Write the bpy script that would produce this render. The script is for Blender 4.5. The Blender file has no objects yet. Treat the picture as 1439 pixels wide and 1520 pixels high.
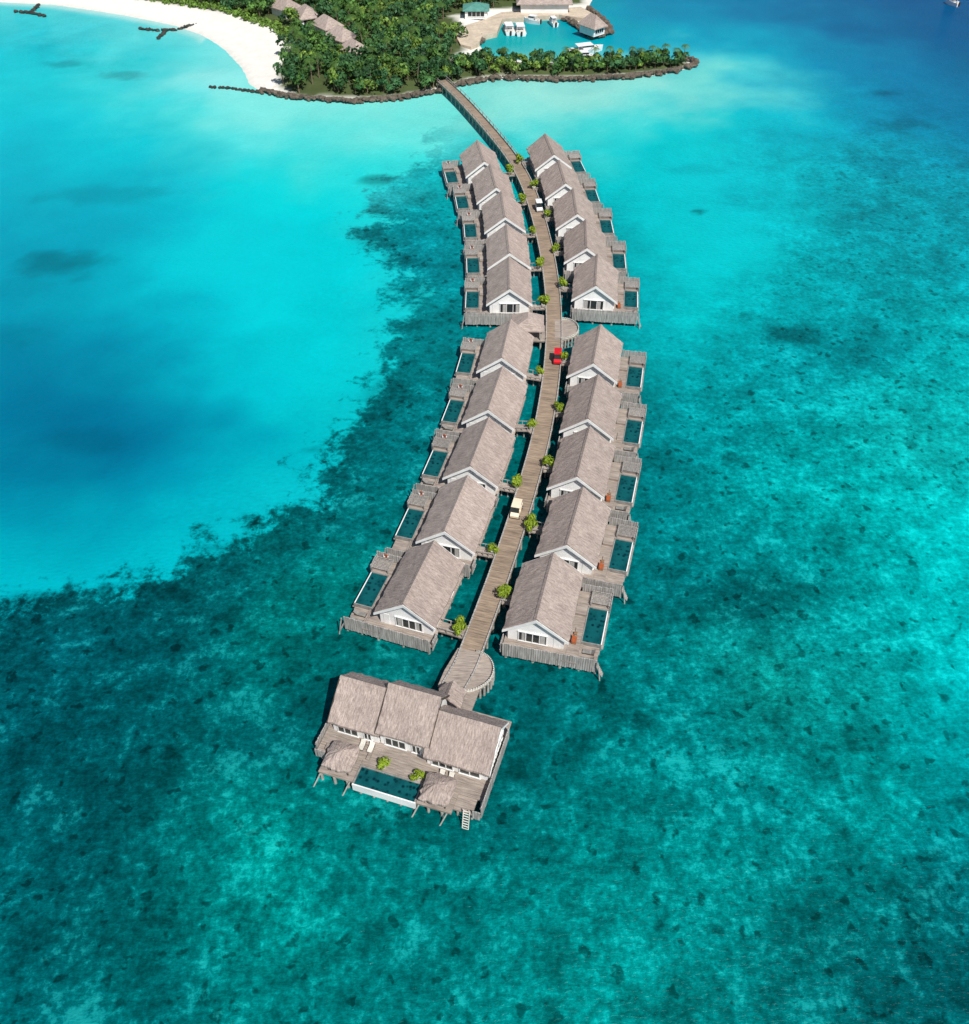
import bpy, math, random
import numpy as np
from mathutils import Vector, Matrix
random.seed(7); np.random.seed(7)
S=bpy.context.scene
R=random.random
def U(a,b): return a+(b-a)*random.random()

# ------------------------------------------------------------------ camera (drone at 96 m, looking 45 deg down)
CH=96.0; F=1360.0
cam=bpy.data.cameras.new("camera"); co=bpy.data.objects.new("camera",cam); S.collection.objects.link(co)
co.location=(0,0,CH); co.rotation_euler=(math.radians(45),0,0)
cam.sensor_fit='HORIZONTAL'; cam.sensor_width=36; cam.lens=36*F/1439; cam.clip_end=20000; cam.clip_start=1
S.camera=co
def sv(px,py,z=0.0):
    """surveyed ground position (metres) of a point read off the aerial photograph, at height z"""
    v=(py-760)/F; u=(px-719.5)/F
    t=(CH-z)*math.sqrt(2)/(1+v)
    return (u*t,(CH-z)*(1-v)/(1+v))

# ------------------------------------------------------------------ light
EL=54; AZ=151
w=bpy.data.worlds.new("World"); S.world=w; w.use_nodes=True
nt=w.node_tree; nt.nodes.clear()
sky=nt.nodes.new("ShaderNodeTexSky"); sky.sky_type='NISHITA'; sky.sun_disc=False
sky.sun_elevation=math.radians(EL); sky.sun_rotation=math.radians(AZ)
bg=nt.nodes.new("ShaderNodeBackground"); bg.inputs[1].default_value=0.08
wo=nt.nodes.new("ShaderNodeOutputWorld"); nt.links.new(sky.outputs[0],bg.inputs[0]); nt.links.new(bg.outputs[0],wo.inputs[0])
sl=bpy.data.lights.new("sun",'SUN'); sl.energy=5.0; sl.angle=math.radians(0.5); sl.color=(1,0.97,0.91)
so=bpy.data.objects.new("sun",sl); S.collection.objects.link(so)
d=Vector((math.sin(math.radians(AZ))*math.cos(math.radians(EL)),math.cos(math.radians(AZ))*math.cos(math.radians(EL)),math.sin(math.radians(EL))))
so.rotation_euler=d.to_track_quat('Z','Y').to_euler(); so.location=(60,-60,150)
S.view_settings.view_transform='Standard'; S.view_settings.look='None'; S.view_settings.exposure=0

# ------------------------------------------------------------------ helpers
def lin(c): 
    c=c/255.0
    return c/12.92 if c<=0.04045 else ((c+0.055)/1.055)**2.4
def L3(r,g,b): return (lin(r),lin(g),lin(b),1)
class NB:
    def __init__(s,name):
        s.m=bpy.data.materials.new(name); s.m.use_nodes=True; s.t=s.m.node_tree; s.t.nodes.clear()
        s.out=s.n("ShaderNodeOutputMaterial"); s.p=s.n("ShaderNodeBsdfPrincipled"); s.l(s.p.outputs[0],s.out.inputs[0])
    def n(s,k): return s.t.nodes.new(k)
    def l(s,a,b): s.t.links.new(a,b)
    def coord(s,scale,uv=False,rot=0):
        tc=s.n("ShaderNodeTexCoord"); mp=s.n("ShaderNodeMapping"); mp.inputs['Scale'].default_value=scale; mp.inputs['Rotation'].default_value=(0,0,rot)
        s.l(tc.outputs['UV' if uv else 'Object'],mp.inputs[0]); return mp.outputs[0]
    def noise(s,vec,scale,detail=4,rough=.55,dist=0):
        n=s.n("ShaderNodeTexNoise"); n.inputs['Scale'].default_value=scale; n.inputs['Detail'].default_value=detail
        n.inputs['Roughness'].default_value=rough; n.inputs['Distortion'].default_value=dist
        if vec is not None: s.l(vec,n.inputs['Vector'])
        return n.outputs['Fac']
    def math(s,op,a,b=None,c=None,clamp=False):
        n=s.n("ShaderNodeMath"); n.operation=op; n.use_clamp=clamp
        for i,v in enumerate((a,b,c)):
            if v is None: continue
            if isinstance(v,(int,float)): n.inputs[i].default_value=v
            else: s.l(v,n.inputs[i])
        return n.outputs[0]
    def mr(s,v,a,b,c,d,smooth=False):
        n=s.n("ShaderNodeMapRange"); s.l(v,n.inputs[0])
        if smooth: n.interpolation_type='SMOOTHSTEP'
        for i,x in enumerate((a,b,c,d)): n.inputs[i+1].default_value=x
        return n.outputs[0]
    def mix(s,f,a,b,mode='MIX'):
        n=s.n("ShaderNodeMix"); n.data_type='RGBA'; n.blend_type=mode
        for i,v in ((0,f),(6,a),(7,b)):
            if isinstance(v,(int,float)): n.inputs[i].default_value=v
            elif isinstance(v,tuple): n.inputs[i].default_value=v
            else: s.l(v,n.inputs[i])
        return n.outputs[2]
    def bump(s,h,strength,dist):
        b=s.n("ShaderNodeBump"); b.inputs['Strength'].default_value=strength; b.inputs['Distance'].default_value=dist
        s.l(h,b.inputs['Height']); s.l(b.outputs[0],s.p.inputs['Normal'])
    def grey(s,v):
        n=s.n("ShaderNodeCombineColor")
        for i in range(3): s.l(v,n.inputs[i])
        return n.outputs[0]
def mk(name,c1,c2,scale=1.0,stretch=(1,1,1),rough=.8,bump=0,uv=False,spec=.3,vary=0,fine=True,metal=0):
    b=NB(name); v=b.coord(stretch,uv); n=b.noise(v,scale,4,.65)
    f=b.mr(n,.3,.7,0,1); col=b.mix(f,c1,c2)
    if fine:
        v2=b.coord((1,1,1)); n2=b.noise(v2,.35,3,.6); col=b.mix(1.0,col,b.grey(b.mr(n2,.3,.7,.86,1.12)),'MULTIPLY')
    if vary:
        oi=b.n("ShaderNodeObjectInfo"); col=b.mix(1.0,col,b.grey(b.mr(oi.outputs['Random'],0,1,1-vary,1+vary)),'MULTIPLY')
    b.l(col,b.p.inputs['Base Color']); b.p.inputs['Roughness'].default_value=rough; b.p.inputs['Specular IOR Level'].default_value=spec
    b.p.inputs['Metallic'].default_value=metal
    if bump: b.bump(n,bump,.08)
    return b.m
class MB:
    def __init__(s): s.v=[];s.f=[];s.m=[];s.c=[]
    def quad(s,pts,mi=0,col=None):
        b=len(s.v); s.v+= [tuple(p) for p in pts]; s.f.append(tuple(range(b,b+len(pts)))); s.m.append(mi)
        if col is not None: s.c+= [col]*len(pts)
    def box(s,x0,x1,y0,y1,z0,z1,mi=0):
        b=len(s.v); s.v+=[(x,y,z) for z in(z0,z1) for x,y in((x0,y0),(x1,y0),(x1,y1),(x0,y1))]
        for f in((0,3,2,1),(4,5,6,7),(0,1,5,4),(1,2,6,5),(2,3,7,6),(3,0,4,7)): s.f.append(tuple(b+i for i in f)); s.m.append(mi)
    def obox(s,c,ax,hx,hy,z0,z1,mi=0):
        """box centred c (x,y), long axis direction ax, half sizes"""
        a=Vector(ax).normalized(); p=Vector((-a.y,a.x)); b=len(s.v); c=Vector(c[:2])
        for z in (z0,z1):
            for i,j in((-1,-1),(1,-1),(1,1),(-1,1)):
                q=c+a*hx*i+p*hy*j; s.v.append((q.x,q.y,z))
        for f in((0,3,2,1),(4,5,6,7),(0,1,5,4),(1,2,6,5),(2,3,7,6),(3,0,4,7)): s.f.append(tuple(b+i for i in f)); s.m.append(mi)
    def beam(s,p0,p1,r,mi=0,n=6,r2=None):
        p0=Vector(p0);p1=Vector(p1); d=(p1-p0).normalized(); a=d.orthogonal().normalized(); q=d.cross(a); b=len(s.v); r2=r if r2 is None else r2
        for p,rr in((p0,r),(p1,r2)):
            for i in range(n):
                t=2*math.pi*i/n; s.v.append(tuple(p+a*math.cos(t)*rr+q*math.sin(t)*rr))
        for i in range(n):
            j=(i+1)%n; s.f.append((b+i,b+j,b+n+j,b+n+i)); s.m.append(mi)
        s.f.append(tuple(b+n-1-i for i in range(n))); s.m.append(mi); s.f.append(tuple(b+n+i for i in range(n))); s.m.append(mi)
    def planks(s,p0,p1,z0,z1,wd=.28,th=.05,mi=0,jit=.08):
        p0=Vector(p0);p1=Vector(p1);L=(p1-p0).length; n=max(1,int(L/wd)); d=(p1-p0)/L
        for i in range(n):
            c=p0+d*(L*(i+.5)/n); s.obox(c,d,L/n/2*.86,th*U(.8,1.3),z0+U(-jit,jit),z1+U(-jit,jit),mi)
        for z in (z0+.35,z1-.3): 
            nrm=Vector((-d.y,d.x)); s.obox((p0+p1)/2+nrm*.1,d,L/2,.03,z,z+.1,mi)
    def mesh(s,name,mats,smooth=False):
        me=bpy.data.meshes.new(name); me.from_pydata(s.v,[],s.f)
        for m in mats: me.materials.append(m)
        me.polygons.foreach_set("material_index",s.m)
        if smooth: me.polygons.foreach_set("use_smooth",[True]*len(s.f))
        if s.c:
            a=me.color_attributes.new("Col",'FLOAT_COLOR','POINT'); a.data.foreach_set("color",np.array(s.c,dtype=np.float32).ravel())
        me.update(); return me
def ob(name,me,parent=None,loc=(0,0,0),rz=0,scale=(1,1,1)):
    o=bpy.data.objects.new(name,me); S.collection.objects.link(o); o.location=loc; o.rotation_euler=(0,0,rz); o.scale=scale
    if parent: o.parent=parent
    return o

# ---------- numpy noise
def h2(ix,iy,s):
    v=np.sin(ix*127.1+iy*311.7+s*74.7)*43758.5453; return v-np.floor(v)
def vn(x,y,s):
    ix=np.floor(x);iy=np.floor(y);fx=x-ix;fy=y-iy; fx=fx*fx*(3-2*fx);fy=fy*fy*(3-2*fy)
    return (h2(ix,iy,s)*(1-fx)+h2(ix+1,iy,s)*fx)*(1-fy)+(h2(ix,iy+1,s)*(1-fx)+h2(ix+1,iy+1,s)*fx)*fy
def fbm(x,y,s,o=5):
    r=0;a=.5
    for i in range(o): r=r+a*(vn(x,y,s+i*13.7)-.5)*2; x=x*2.03+5.1;y=y*2.03+9.7;a*=.55
    return r
def sdf(poly,X,Y):
    """signed distance, positive inside"""
    P=np.array(poly); d=np.full(X.shape,1e9); ins=np.zeros(X.shape,bool); n=len(P)
    for i in range(n):
        a=P[i];b=P[(i+1)%n]; e=b-a; t=np.clip(((X-a[0])*e[0]+(Y-a[1])*e[1])/(e@e+1e-9),0,1)
        d=np.minimum(d,np.hypot(X-a[0]-t*e[0],Y-a[1]-t*e[1]))
        c=((a[1]>Y)!=(b[1]>Y))
        with np.errstate(divide='ignore',invalid='ignore'): xi=(b[0]-a[0])*(Y-a[1])/(b[1]-a[1]+1e-12)+a[0]
        ins^=(c&(X<xi))
    return np.where(ins,d,-d)
def sstep(a,b,x):
    t=np.clip((x-a)/(b-a),0,1); return t*t*(3-2*t)

# ------------------------------------------------------------------ outlines
island_px=[(-500,-40),(-200,-15),(0,3),(80,7),(180,22),(260,38),(300,52),(335,75),(358,100),(370,125),(392,138),(440,147),(520,153),(590,148),(655,138),(690,125),(740,118),(830,121),(930,117),(1000,108),(1034,97),(1018,89),(960,88),(890,91),(800,91),(735,85),(712,68),(716,55),(738,50),(746,30),(830,24),(858,40),(885,56),(905,50),(903,40),(872,14),(890,-20),(850,-120),(700,-200),(0,-200),(-500,-160)]
island=[sv(*p) for p in island_px]
green_px=[(-450,-70),(0,-35),(150,-8),(250,10),(330,22),(400,42),(437,68),(425,90),(412,110),(412,132),(440,142),(520,149),(590,144),(655,133),(668,115),(690,70),(690,50),(672,30),(725,20),(745,18),(870,8),(870,-20),(840,-110),(690,-190),(0,-190),(-450,-150)]
green=[sv(*p) for p in green_px]
penin=[sv(*p) for p in [(655,132),(690,119),(740,113),(830,116),(930,112),(1000,104),(1024,97),(1015,92),(960,91),(890,95),(800,96),(730,92),(700,90),(668,105)]]
lag_px=[(-600,930),(0,890),(80,885),(150,872),(230,858),(300,832),(340,800),(400,765),(460,718),(510,660),(545,615),(562,560),(595,500),(590,430),(560,385),(545,340),(555,290),(585,258),(640,225),(670,180),(690,100),(690,-400),(-900,-400)]
lagoon=[sv(*p) for p in lag_px]

# ------------------------------------------------------------------ water colours (hand-set control points, darker among the villas and walkway)
C='''0 30 65 208 213 0;60 60 25 192 206 10;150 90 35 200 207 5;250 80 90 218 219 0;330 110 140 230 227 0;200 150 45 211 215 0;0 130 20 200 210 0;60 190 5 189 206 0;300 180 75 221 220 0;350 150 125 231 226 0;420 175 120 231 223 0;520 190 112 229 221 0;640 170 118 227 218 0;600 230 65 218 213 5
700 165 115 222 213 0;760 150 140 227 216 0;850 140 152 228 216 0;950 130 142 225 215 0;1050 115 115 219 211 0;1090 100 60 200 210 0;1130 80 0 170 195 0;1000 60 0 165 190 0;930 65 0 162 187 0;950 20 0 146 180 0;1100 30 0 140 178 0;1200 30 0 118 162 0;1300 40 0 104 152 0;1430 20 0 86 138 0;1430 90 0 105 150 0;1250 100 0 138 178 0;1350 150 0 128 166 15;1430 200 0 125 160 20;1200 160 0 168 190 10;1100 170 10 190 202 0;1000 180 35 205 206 0;900 190 70 214 211 0
900 240 25 198 200 5;1000 260 0 196 201 5;1100 280 0 190 200 5;1200 260 0 165 176 35;1300 280 0 144 158 45;1420 300 0 143 158 45;1100 380 0 198 204 5;1000 380 0 198 203 5;1180 400 0 160 165 45;1320 400 0 150 159 50;1430 420 0 157 166 50;1050 460 0 188 190 15;1180 510 0 132 140 55;1300 520 0 148 154 60;1430 540 0 168 168 50;1000 560 0 168 172 30;1100 600 0 142 146 65;1230 640 0 160 160 70;1380 650 10 182 178 60;1000 700 0 135 140 60;1100 720 0 148 150 70;1250 760 0 164 161 70;1400 780 0 184 182 50
970 820 0 122 126 70;1090 890 0 112 116 70;1230 880 0 125 126 80;1350 900 0 168 166 60;1430 950 0 182 184 40;1000 1000 0 118 119 80;1180 1000 10 158 150 90;1350 1050 0 165 165 60;900 1100 0 108 110 80;1100 1150 0 125 126 80;1300 1180 0 152 150 70;1430 1150 0 158 160 60;850 1250 0 120 119 80;1050 1300 0 132 129 80;1250 1330 0 112 113 80;1400 1300 0 92 97 80;750 1350 0 125 123 80;900 1450 0 152 148 80;1100 1480 0 115 115 80;1300 1480 0 97 100 80;1430 1450 0 92 97 80
600 1300 0 122 120 80;550 1450 0 105 105 80;700 1510 0 130 128 80;400 1250 0 145 138 90;400 1400 0 145 140 90;250 1300 0 112 113 80;250 1480 0 100 102 80;100 1400 0 82 87 80;100 1250 0 80 86 80;0 1500 0 108 113 80;0 1300 0 106 112 80;50 1100 0 82 90 80;0 1000 0 90 99 80;200 1100 0 92 97 80;300 1000 0 90 95 80;430 1100 0 86 90 70;350 1170 0 102 102 80;100 950 0 95 105 80;220 920 0 86 92 80;400 950 0 118 115 80;450 850 0 124 119 80;380 850 0 112 115 80;560 800 0 112 113 70;500 770 0 102 107 80;600 700 0 114 118 70;600 620 0 122 128 70;640 560 0 132 137 60;640 450 0 152 158 50;630 390 0 140 150 60;620 330 0 150 157 60;660 270 10 178 183 25
700 1240 0 88 91 70;820 1050 0 98 101 70;760 950 0 97 100 60;650 990 0 90 94 60;780 700 0 92 95 50;800 560 0 98 102 50;830 380 0 112 120 40;740 480 0 112 118 40;790 215 50 203 202 5;940 650 0 128 134 60;965 450 0 172 180 20;900 470 0 130 138 30;790 65 15 178 181 0;840 50 15 178 181 0;740 70 15 170 172 0
20 850 0 174 190 5;100 830 0 182 195 0;250 800 0 178 191 5;350 730 0 174 188 5;450 640 0 184 192 5;500 550 0 196 202 5;530 450 0 196 202 5;500 350 0 202 208 3;450 260 25 216 216 0;350 280 0 206 212 0;400 450 0 206 215 0;300 380 0 200 211 0;330 550 0 172 190 0;410 570 0 194 206 0;250 460 0 176 196 0;250 550 0 140 167 0;150 500 0 138 166 0;50 450 0 154 178 0;50 550 0 124 156 0;120 600 0 117 152 0;0 600 0 119 154 0;250 620 0 128 160 0;330 640 0 150 174 0;150 680 0 112 146 0;50 680 0 113 146 0;270 700 0 142 170 0;200 750 0 151 175 0;80 750 0 148 172 0;0 720 0 137 165 0;0 790 0 162 183 0;60 380 0 156 180 0;150 350 0 166 189 0;100 270 0 175 194 0;200 280 0 170 191 0;200 220 0 194 206 0;20 330 0 158 182 0;260 320 0 188 204 0;390 640 0 172 187 0'''
cps=[]
for line in C.replace('\n',';').split(';'):
    if line.strip():
        a=[float(t) for t in line.split()]; x,y=sv(a[0],a[1]); cps.append((x,y,lin(a[2]),lin(a[3]),lin(a[4]),a[5]/100))
cps=np.array(cps)
inl=sdf(lagoon,cps[:,0],cps[:,1])>0
fx=np.arange(-215,216,1.25); fy=np.arange(0,480,1.25)
ex=[-6000,-3000,-1500,-800,-450,-300,-240]; gx=np.array(ex+list(fx)+[-e for e in ex[::-1]])
gy=np.array([-6000,-3000,-1000,-300,-100,-30]+list(fy)+[520,600,800,1200,2500,5000,9000])
X,Y=np.meshgrid(gx,gy); Xc=np.clip(X,-230,230); Yc=np.clip(Y,15,470)
amp=2.0+Yc*.012
wx=Xc+fbm(Xc/14,Yc/14,3)*amp*2.8; wy=Yc+fbm(Xc/14,Yc/14,51)*amp*2.8
def rbf(P,X,Y):
    n=len(P); D=np.hypot(P[:,None,0]-P[None,:,0],P[:,None,1]-P[None,:,1])
    A=np.zeros((n+1,n+1)); A[:n,:n]=D; A[:n,:n]-=np.eye(n)*1.5; A[:n,n]=1; A[n,:n]=1
    B=np.zeros((n+1,4)); B[:n]=P[:,2:6]; W=np.linalg.solve(A,B)
    o=np.zeros(X.shape+(4,))+W[n]
    for i in range(n): o+=np.hypot(X-P[i,0],Y-P[i,1])[...,None]*W[i]
    return o
cl=rbf(cps[inl],wx,wy); cr_=rbf(cps[~inl],wx,wy)
sdl=sdf(lagoon,Xc,Yc)+fbm(Xc/11,Yc/11,77,6)*7.0
fr=np.exp(-((sdl+3.5)/6)**2)*(Yc<190); cr_[...,:3]*=(1-.2*fr)[...,None]
patches=[(100,390,60,24,.42),(130,655,85,18,.15),(20,500,60,22,.12),(560,266,27,8,.5),(1095,890,90,46,.42),(1180,497,58,14,.42),(1037,314,9,4,.6),(155,879,24,12,.55),(60,893,60,13,.4),(1388,1270,20,15,.5),(800,1257,20,14,.5),(570,355,42,16,.4),(590,385,30,14,.4),(610,485,28,12,.4),(640,290,20,8,.3),(1340,185,50,12,.25),(1310,138,24,6,.35),(180,112,40,6,.3),(90,95,34,6,.3),(465,668,18,6,.35),(575,590,45,25,.3),(1108,469,8,4,.6),(1360,1320,70,30,.25),(1415,926,10,5,.5),(960,932,16,9,.4),(1280,640,70,26,.18),(150,290,110,14,.18),(30,430,50,18,.1),(1220,880,90,30,.2),(150,1180,120,50,.15),(540,1240,16,7,.5),(380,1330,60,30,.15),(1210,1400,100,40,.2),(640,640,50,30,.2),(620,435,26,26,.25),(560,620,20,10,.4),(500,700,24,8,.4),(1030,250,40,10,.15),(350,915,60,20,.25),(320,815,24,8,.35),(580,430,14,8,.4),(560,310,20,8,.35),(250,870,16,7,.4),(1260,330,60,18,.2),(1380,400,60,20,.2),(1130,650,50,24,.2),(1050,780,50,24,.2),(1330,1090,70,30,.15),(980,1200,80,34,.2),(700,1420,90,40,.15),(200,1380,90,40,.2)]
for (px,py,rx,ry,st) in patches:
    c=sv(px,py); e=sv(px+rx,py); f=sv(px,py-ry); rX=e[0]-c[0]; rY=f[1]-c[1]
    dd=np.hypot((Xc-c[0])/rX,(Yc-c[1])/rY)+fbm(Xc/5,Yc/5,px,5)*.7
    k=(1-sstep(.4,1.25,dd))*st; cl[...,:3]*=(1-k)[...,None]; cr_[...,:3]*=(1-k)[...,None]
sdi=sdf(island,Xc,Yc)
beach=(1-sstep(0,5,-sdi))*(Xc<-85)*.7
pale=np.array([lin(205),lin(240),lin(232)])
K=0.75
def fin(c):
    c3=c[...,:3]*(1-beach[...,None])+pale*beach[...,None]
    return np.clip(c3*K,0.0,.75)
A_=fin(cl); B_c=fin(cr_); reefA=np.clip(cl[...,3],0,1); reefB=np.clip(cr_[...,3],0,1)
ny,nx=X.shape
verts=np.stack([X.ravel(),Y.ravel(),np.zeros(X.size)],1)
idx=np.arange(X.size).reshape(ny,nx); fc=np.stack([idx[:-1,:-1],idx[:-1,1:],idx[1:,1:],idx[1:,:-1]],-1).reshape(-1,4)
me=bpy.data.meshes.new("water"); me.from_pydata(verts.tolist(),[],fc.tolist())
def addcol(nm,c,al):
    a=me.color_attributes.new(nm,'FLOAT_COLOR','POINT'); a.data.foreach_set("color",np.concatenate([c.reshape(-1,3),al.reshape(-1,1)],1).astype(np.float32).ravel())
addcol("ColA",A_,np.ones(X.shape)); addcol("ColB",B_c,np.ones(X.shape))
for nm,v in(("reefA",reefA),("reefB",reefB),("edge",np.clip(sdl,-30,30))):
    a=me.attributes.new(nm,'FLOAT','POINT'); a.data.foreach_set("value",v.astype(np.float32).ravel())
b=NB("lagoon_water"); o1=b.coord((1,1,1))
def at(n,k='Fac'): q=b.n("ShaderNodeAttribute"); q.attribute_name=n; return q.outputs[k]
nb=b.noise(o1,.06,4,.6,.5); nm=b.noise(o1,.23,6,.66,.3); nf=b.noise(o1,1.05,4,.72,.2)
edge=b.math('ADD',at("edge"),b.math('ADD',b.math('MULTIPLY',b.math('SUBTRACT',nm,.5),24),b.math('MULTIPLY',b.math('SUBTRACT',nf,.5),6)))
mL=b.mr(edge,-2.6,2.6,0,1,True)
rf=b.math('ADD',b.math('MULTIPLY',at("reefA"),mL),b.math('MULTIPLY',at("reefB"),b.math('SUBTRACT',1,mL)))
base=b.mix(mL,at("ColB",'Color'),at("ColA",'Color'))
s=b.math('ADD',b.math('MULTIPLY',b.math('SUBTRACT',nb,.5),2.6),b.math('MULTIPLY',b.math('SUBTRACT',nm,.5),3.7))
s=b.math('ADD',s,b.math('MULTIPLY',b.math('SUBTRACT',nf,.5),3.6))
f=b.math('MULTIPLY',s,rf)
sandy=b.math('ADD',b.math('MULTIPLY',b.math('SUBTRACT',nf,.5),.2),b.math('MULTIPLY',b.math('SUBTRACT',nb,.5),.35))
mul=b.math('POWER',2.0,b.math('ADD',b.math('MULTIPLY',f,1.4),sandy))
nv=b.n("ShaderNodeTexNoise"); nv.inputs['Scale'].default_value=.8; nv.inputs['Detail'].default_value=2; b.l(o1,nv.inputs['Vector'])
vs=b.n("ShaderNodeVectorMath"); vs.operation='SCALE'; vs.inputs['Scale'].default_value=2.4; b.l(nv.outputs['Color'],vs.inputs[0])
wv=b.n("ShaderNodeVectorMath"); wv.operation='ADD'; b.l(o1,wv.inputs[0]); b.l(vs.outputs[0],wv.inputs[1])
for sc_,lo,rmax,st in((.2,.5,.36,.42),(.62,.3,.5,.55)):
    vo=b.n("ShaderNodeTexVoronoi"); vo.inputs['Scale'].default_value=sc_; b.l(wv.outputs[0],vo.inputs['Vector'])
    sx=b.n("ShaderNodeSeparateColor"); b.l(vo.outputs['Color'],sx.inputs[0])
    rad=b.mr(sx.outputs[0],lo,1,0.0,rmax); spot=b.mr(b.math('SUBTRACT',rad,vo.outputs['Distance']),-.03,.2,0,1,True)
    spot=b.math('MULTIPLY',spot,b.mr(rf,.12,.6,0,st)); mul=b.math('MULTIPLY',mul,b.math('SUBTRACT',1.0,spot))
mul=b.math('MINIMUM',b.math('MAXIMUM',mul,.27),2.0)
colr=b.mix(1.0,base,b.grey(mul),'MULTIPLY')
fleck=b.mr(f,.3,1.0,0,.25); colr=b.mix(fleck,colr,(.03,.48,.44,1))
b.l(colr,b.p.inputs['Base Color']); b.p.inputs['Roughness'].default_value=.22; b.p.inputs['Specular IOR Level'].default_value=.05; b.p.inputs['IOR'].default_value=1.33
w1=b.noise(b.coord((1.0,2.4,1),rot=.5),1.0,3,.6,.3)
b.bump(w1,.7,.24)
me.materials.append(b.m); ob("water",me)

# ------------------------------------------------------------------ island ground
ix=np.arange(-330,120,1.5); iy=np.arange(230,600,1.5); IX,IY=np.meshgrid(ix,iy)
si=sdf(island,IX,IY); sg=sdf(green,IX,IY)+fbm(IX/6,IY/6,5)*2; sp=sdf(penin,IX,IY)
Z=np.where(si>0,np.minimum(1.3,si*.13),np.maximum(-1.0,si*.2))+fbm(IX/8,IY/8,9)*.08*(si>0)
gmask=np.clip(np.maximum(sstep(-1,1.5,sg),sstep(-1,1,sp)),0,1)
sand=np.array([.75,.72,.665]); soil=np.array([.07,.095,.035])
fbn=fbm(IX/4,IY/4,31)
gc=sand*(1-gmask[...,None])+soil*gmask[...,None]*(1+.4*fbn[...,None])
wet=(1-sstep(.3,3.0,si))[...,None]*(gmask[...,None]<.5); gc=gc*(1-wet*.12)
n2,n1=IX.shape; idx=np.arange(IX.size).reshape(n2,n1); fc=np.stack([idx[:-1,:-1],idx[:-1,1:],idx[1:,1:],idx[1:,:-1]],-1).reshape(-1,4)
keep=(si.ravel()[fc]>-6).any(1); fc=fc[keep]
me=bpy.data.meshes.new("island_ground"); me.from_pydata(np.stack([IX.ravel(),IY.ravel(),Z.ravel()],1).tolist(),[],fc.tolist())
a=me.color_attributes.new("Col",'FLOAT_COLOR','POINT'); a.data.foreach_set("color",np.concatenate([gc.reshape(-1,3),np.ones((IX.size,1))],1).astype(np.float32).ravel())
b=NB("sand_and_soil"); at_=b.n("ShaderNodeAttribute"); at_.attribute_name="Col"; n=b.noise(b.coord((1,1,1)),.4,5,.7)
b.l(b.mix(1.0,at_.outputs['Color'],b.grey(b.mr(n,.25,.75,.86,1.08)),'MULTIPLY'),b.p.inputs['Base Color']); b.p.inputs['Roughness'].default_value=.95; b.p.inputs['Specular IOR Level'].default_value=.1
me.materials.append(b.m); ob("island_ground",me)

# ------------------------------------------------------------------ materials
def thatch(name,st):
    b=NB(name); n=b.noise(b.coord(st),1.0,4,.7); n2=b.noise(b.coord((1,1,1)),.5,3,.65); n3=b.noise(b.coord((1,1,1)),5,3,.6)
    c=b.mix(b.mr(n,.32,.68,0,1),L3(142,127,119),L3(199,183,174)); c=b.mix(b.mr(n3,.35,.7,0,.4),c,L3(126,111,104))
    c=b.mix(1.0,c,b.grey(b.mr(n2,.3,.7,.86,1.1)),'MULTIPLY'); oi=b.n("ShaderNodeObjectInfo"); c=b.mix(1.0,c,b.grey(b.mr(oi.outputs['Random'],0,1,.91,1.05)),'MULTIPLY')
    b.l(c,b.p.inputs['Base Color']); b.p.inputs['Roughness'].default_value=.95; b.p.inputs['Specular IOR Level'].default_value=.05
    b.bump(b.math('ADD',n,b.math('MULTIPLY',n3,.6)),.75,.11); return b.m
M_th=thatch("thatch_x",(1.2,7,1.2)); M_thy=thatch("thatch_y",(7,1.2,1.2))
M_wall=mk("white_render",(.78,.77,.75,1),(.85,.84,.82,1),1.5,rough=.7)
M_trim=mk("white_trim",(.78,.77,.75,1),(.85,.84,.82,1),3,rough=.6)
M_deck=mk("deck_wood",L3(118,106,98),L3(180,167,156),1.0,(.5,6,1),vary=.08,bump=.4)
M_walk=mk("walkway_boards",L3(102,88,77),L3(170,150,129),1.0,(5,.35,1),uv=True,bump=.4)
M_fence=mk("weathered_planks",L3(118,113,109),L3(192,187,182),1.0,(5,5,.4),vary=.06)
M_dark=mk("dark_timber",L3(62,54,48),L3(92,82,72),2)
M_rim=mk("pool_edge_stone",L3(110,108,104),L3(150,147,142),2)
M_pile=mk("pile_concrete",L3(140,136,128),L3(185,180,172),2)
b=NB("window_glass"); n=b.noise(b.coord((1,1,1)),.7,2); b.l(b.mix(n,(.008,.012,.015,1),(.05,.06,.06,1)),b.p.inputs['Base Color']); b.p.inputs['Roughness'].default_value=.06; M_glass=b.m
M_curt=mk("curtain",L3(150,148,146),L3(190,188,184),4,(4,4,.3))
M_orange=mk("orange_cushion",L3(140,74,42),L3(170,92,54),3)
M_teak=mk("teak",L3(110,82,62),L3(150,116,88),3)
M_cush=mk("cream_cushion",L3(195,190,180),L3(220,216,207),3)
M_red=mk("red_paint",L3(190,20,30),L3(215,30,40),2,rough=.35,spec=.5)
M_cream=mk("cream_paint",L3(225,208,180),L3(238,222,196),2,rough=.35,spec=.5)
M_white=mk("white_gelcoat",(.78,.79,.8,1),(.84,.84,.84,1),2,rough=.3,spec=.5)
M_blk=mk("black_rubber",(.02,.02,.02,1),(.035,.035,.035,1),4)
b=NB("pool_water"); v=b.n("ShaderNodeTexVoronoi"); v.inputs['Scale'].default_value=1.7; b.l(b.coord((1,1,1)),v.inputs['Vector']); f=b.mr(v.outputs['Distance'],.15,.5,0,1,True)
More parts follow.
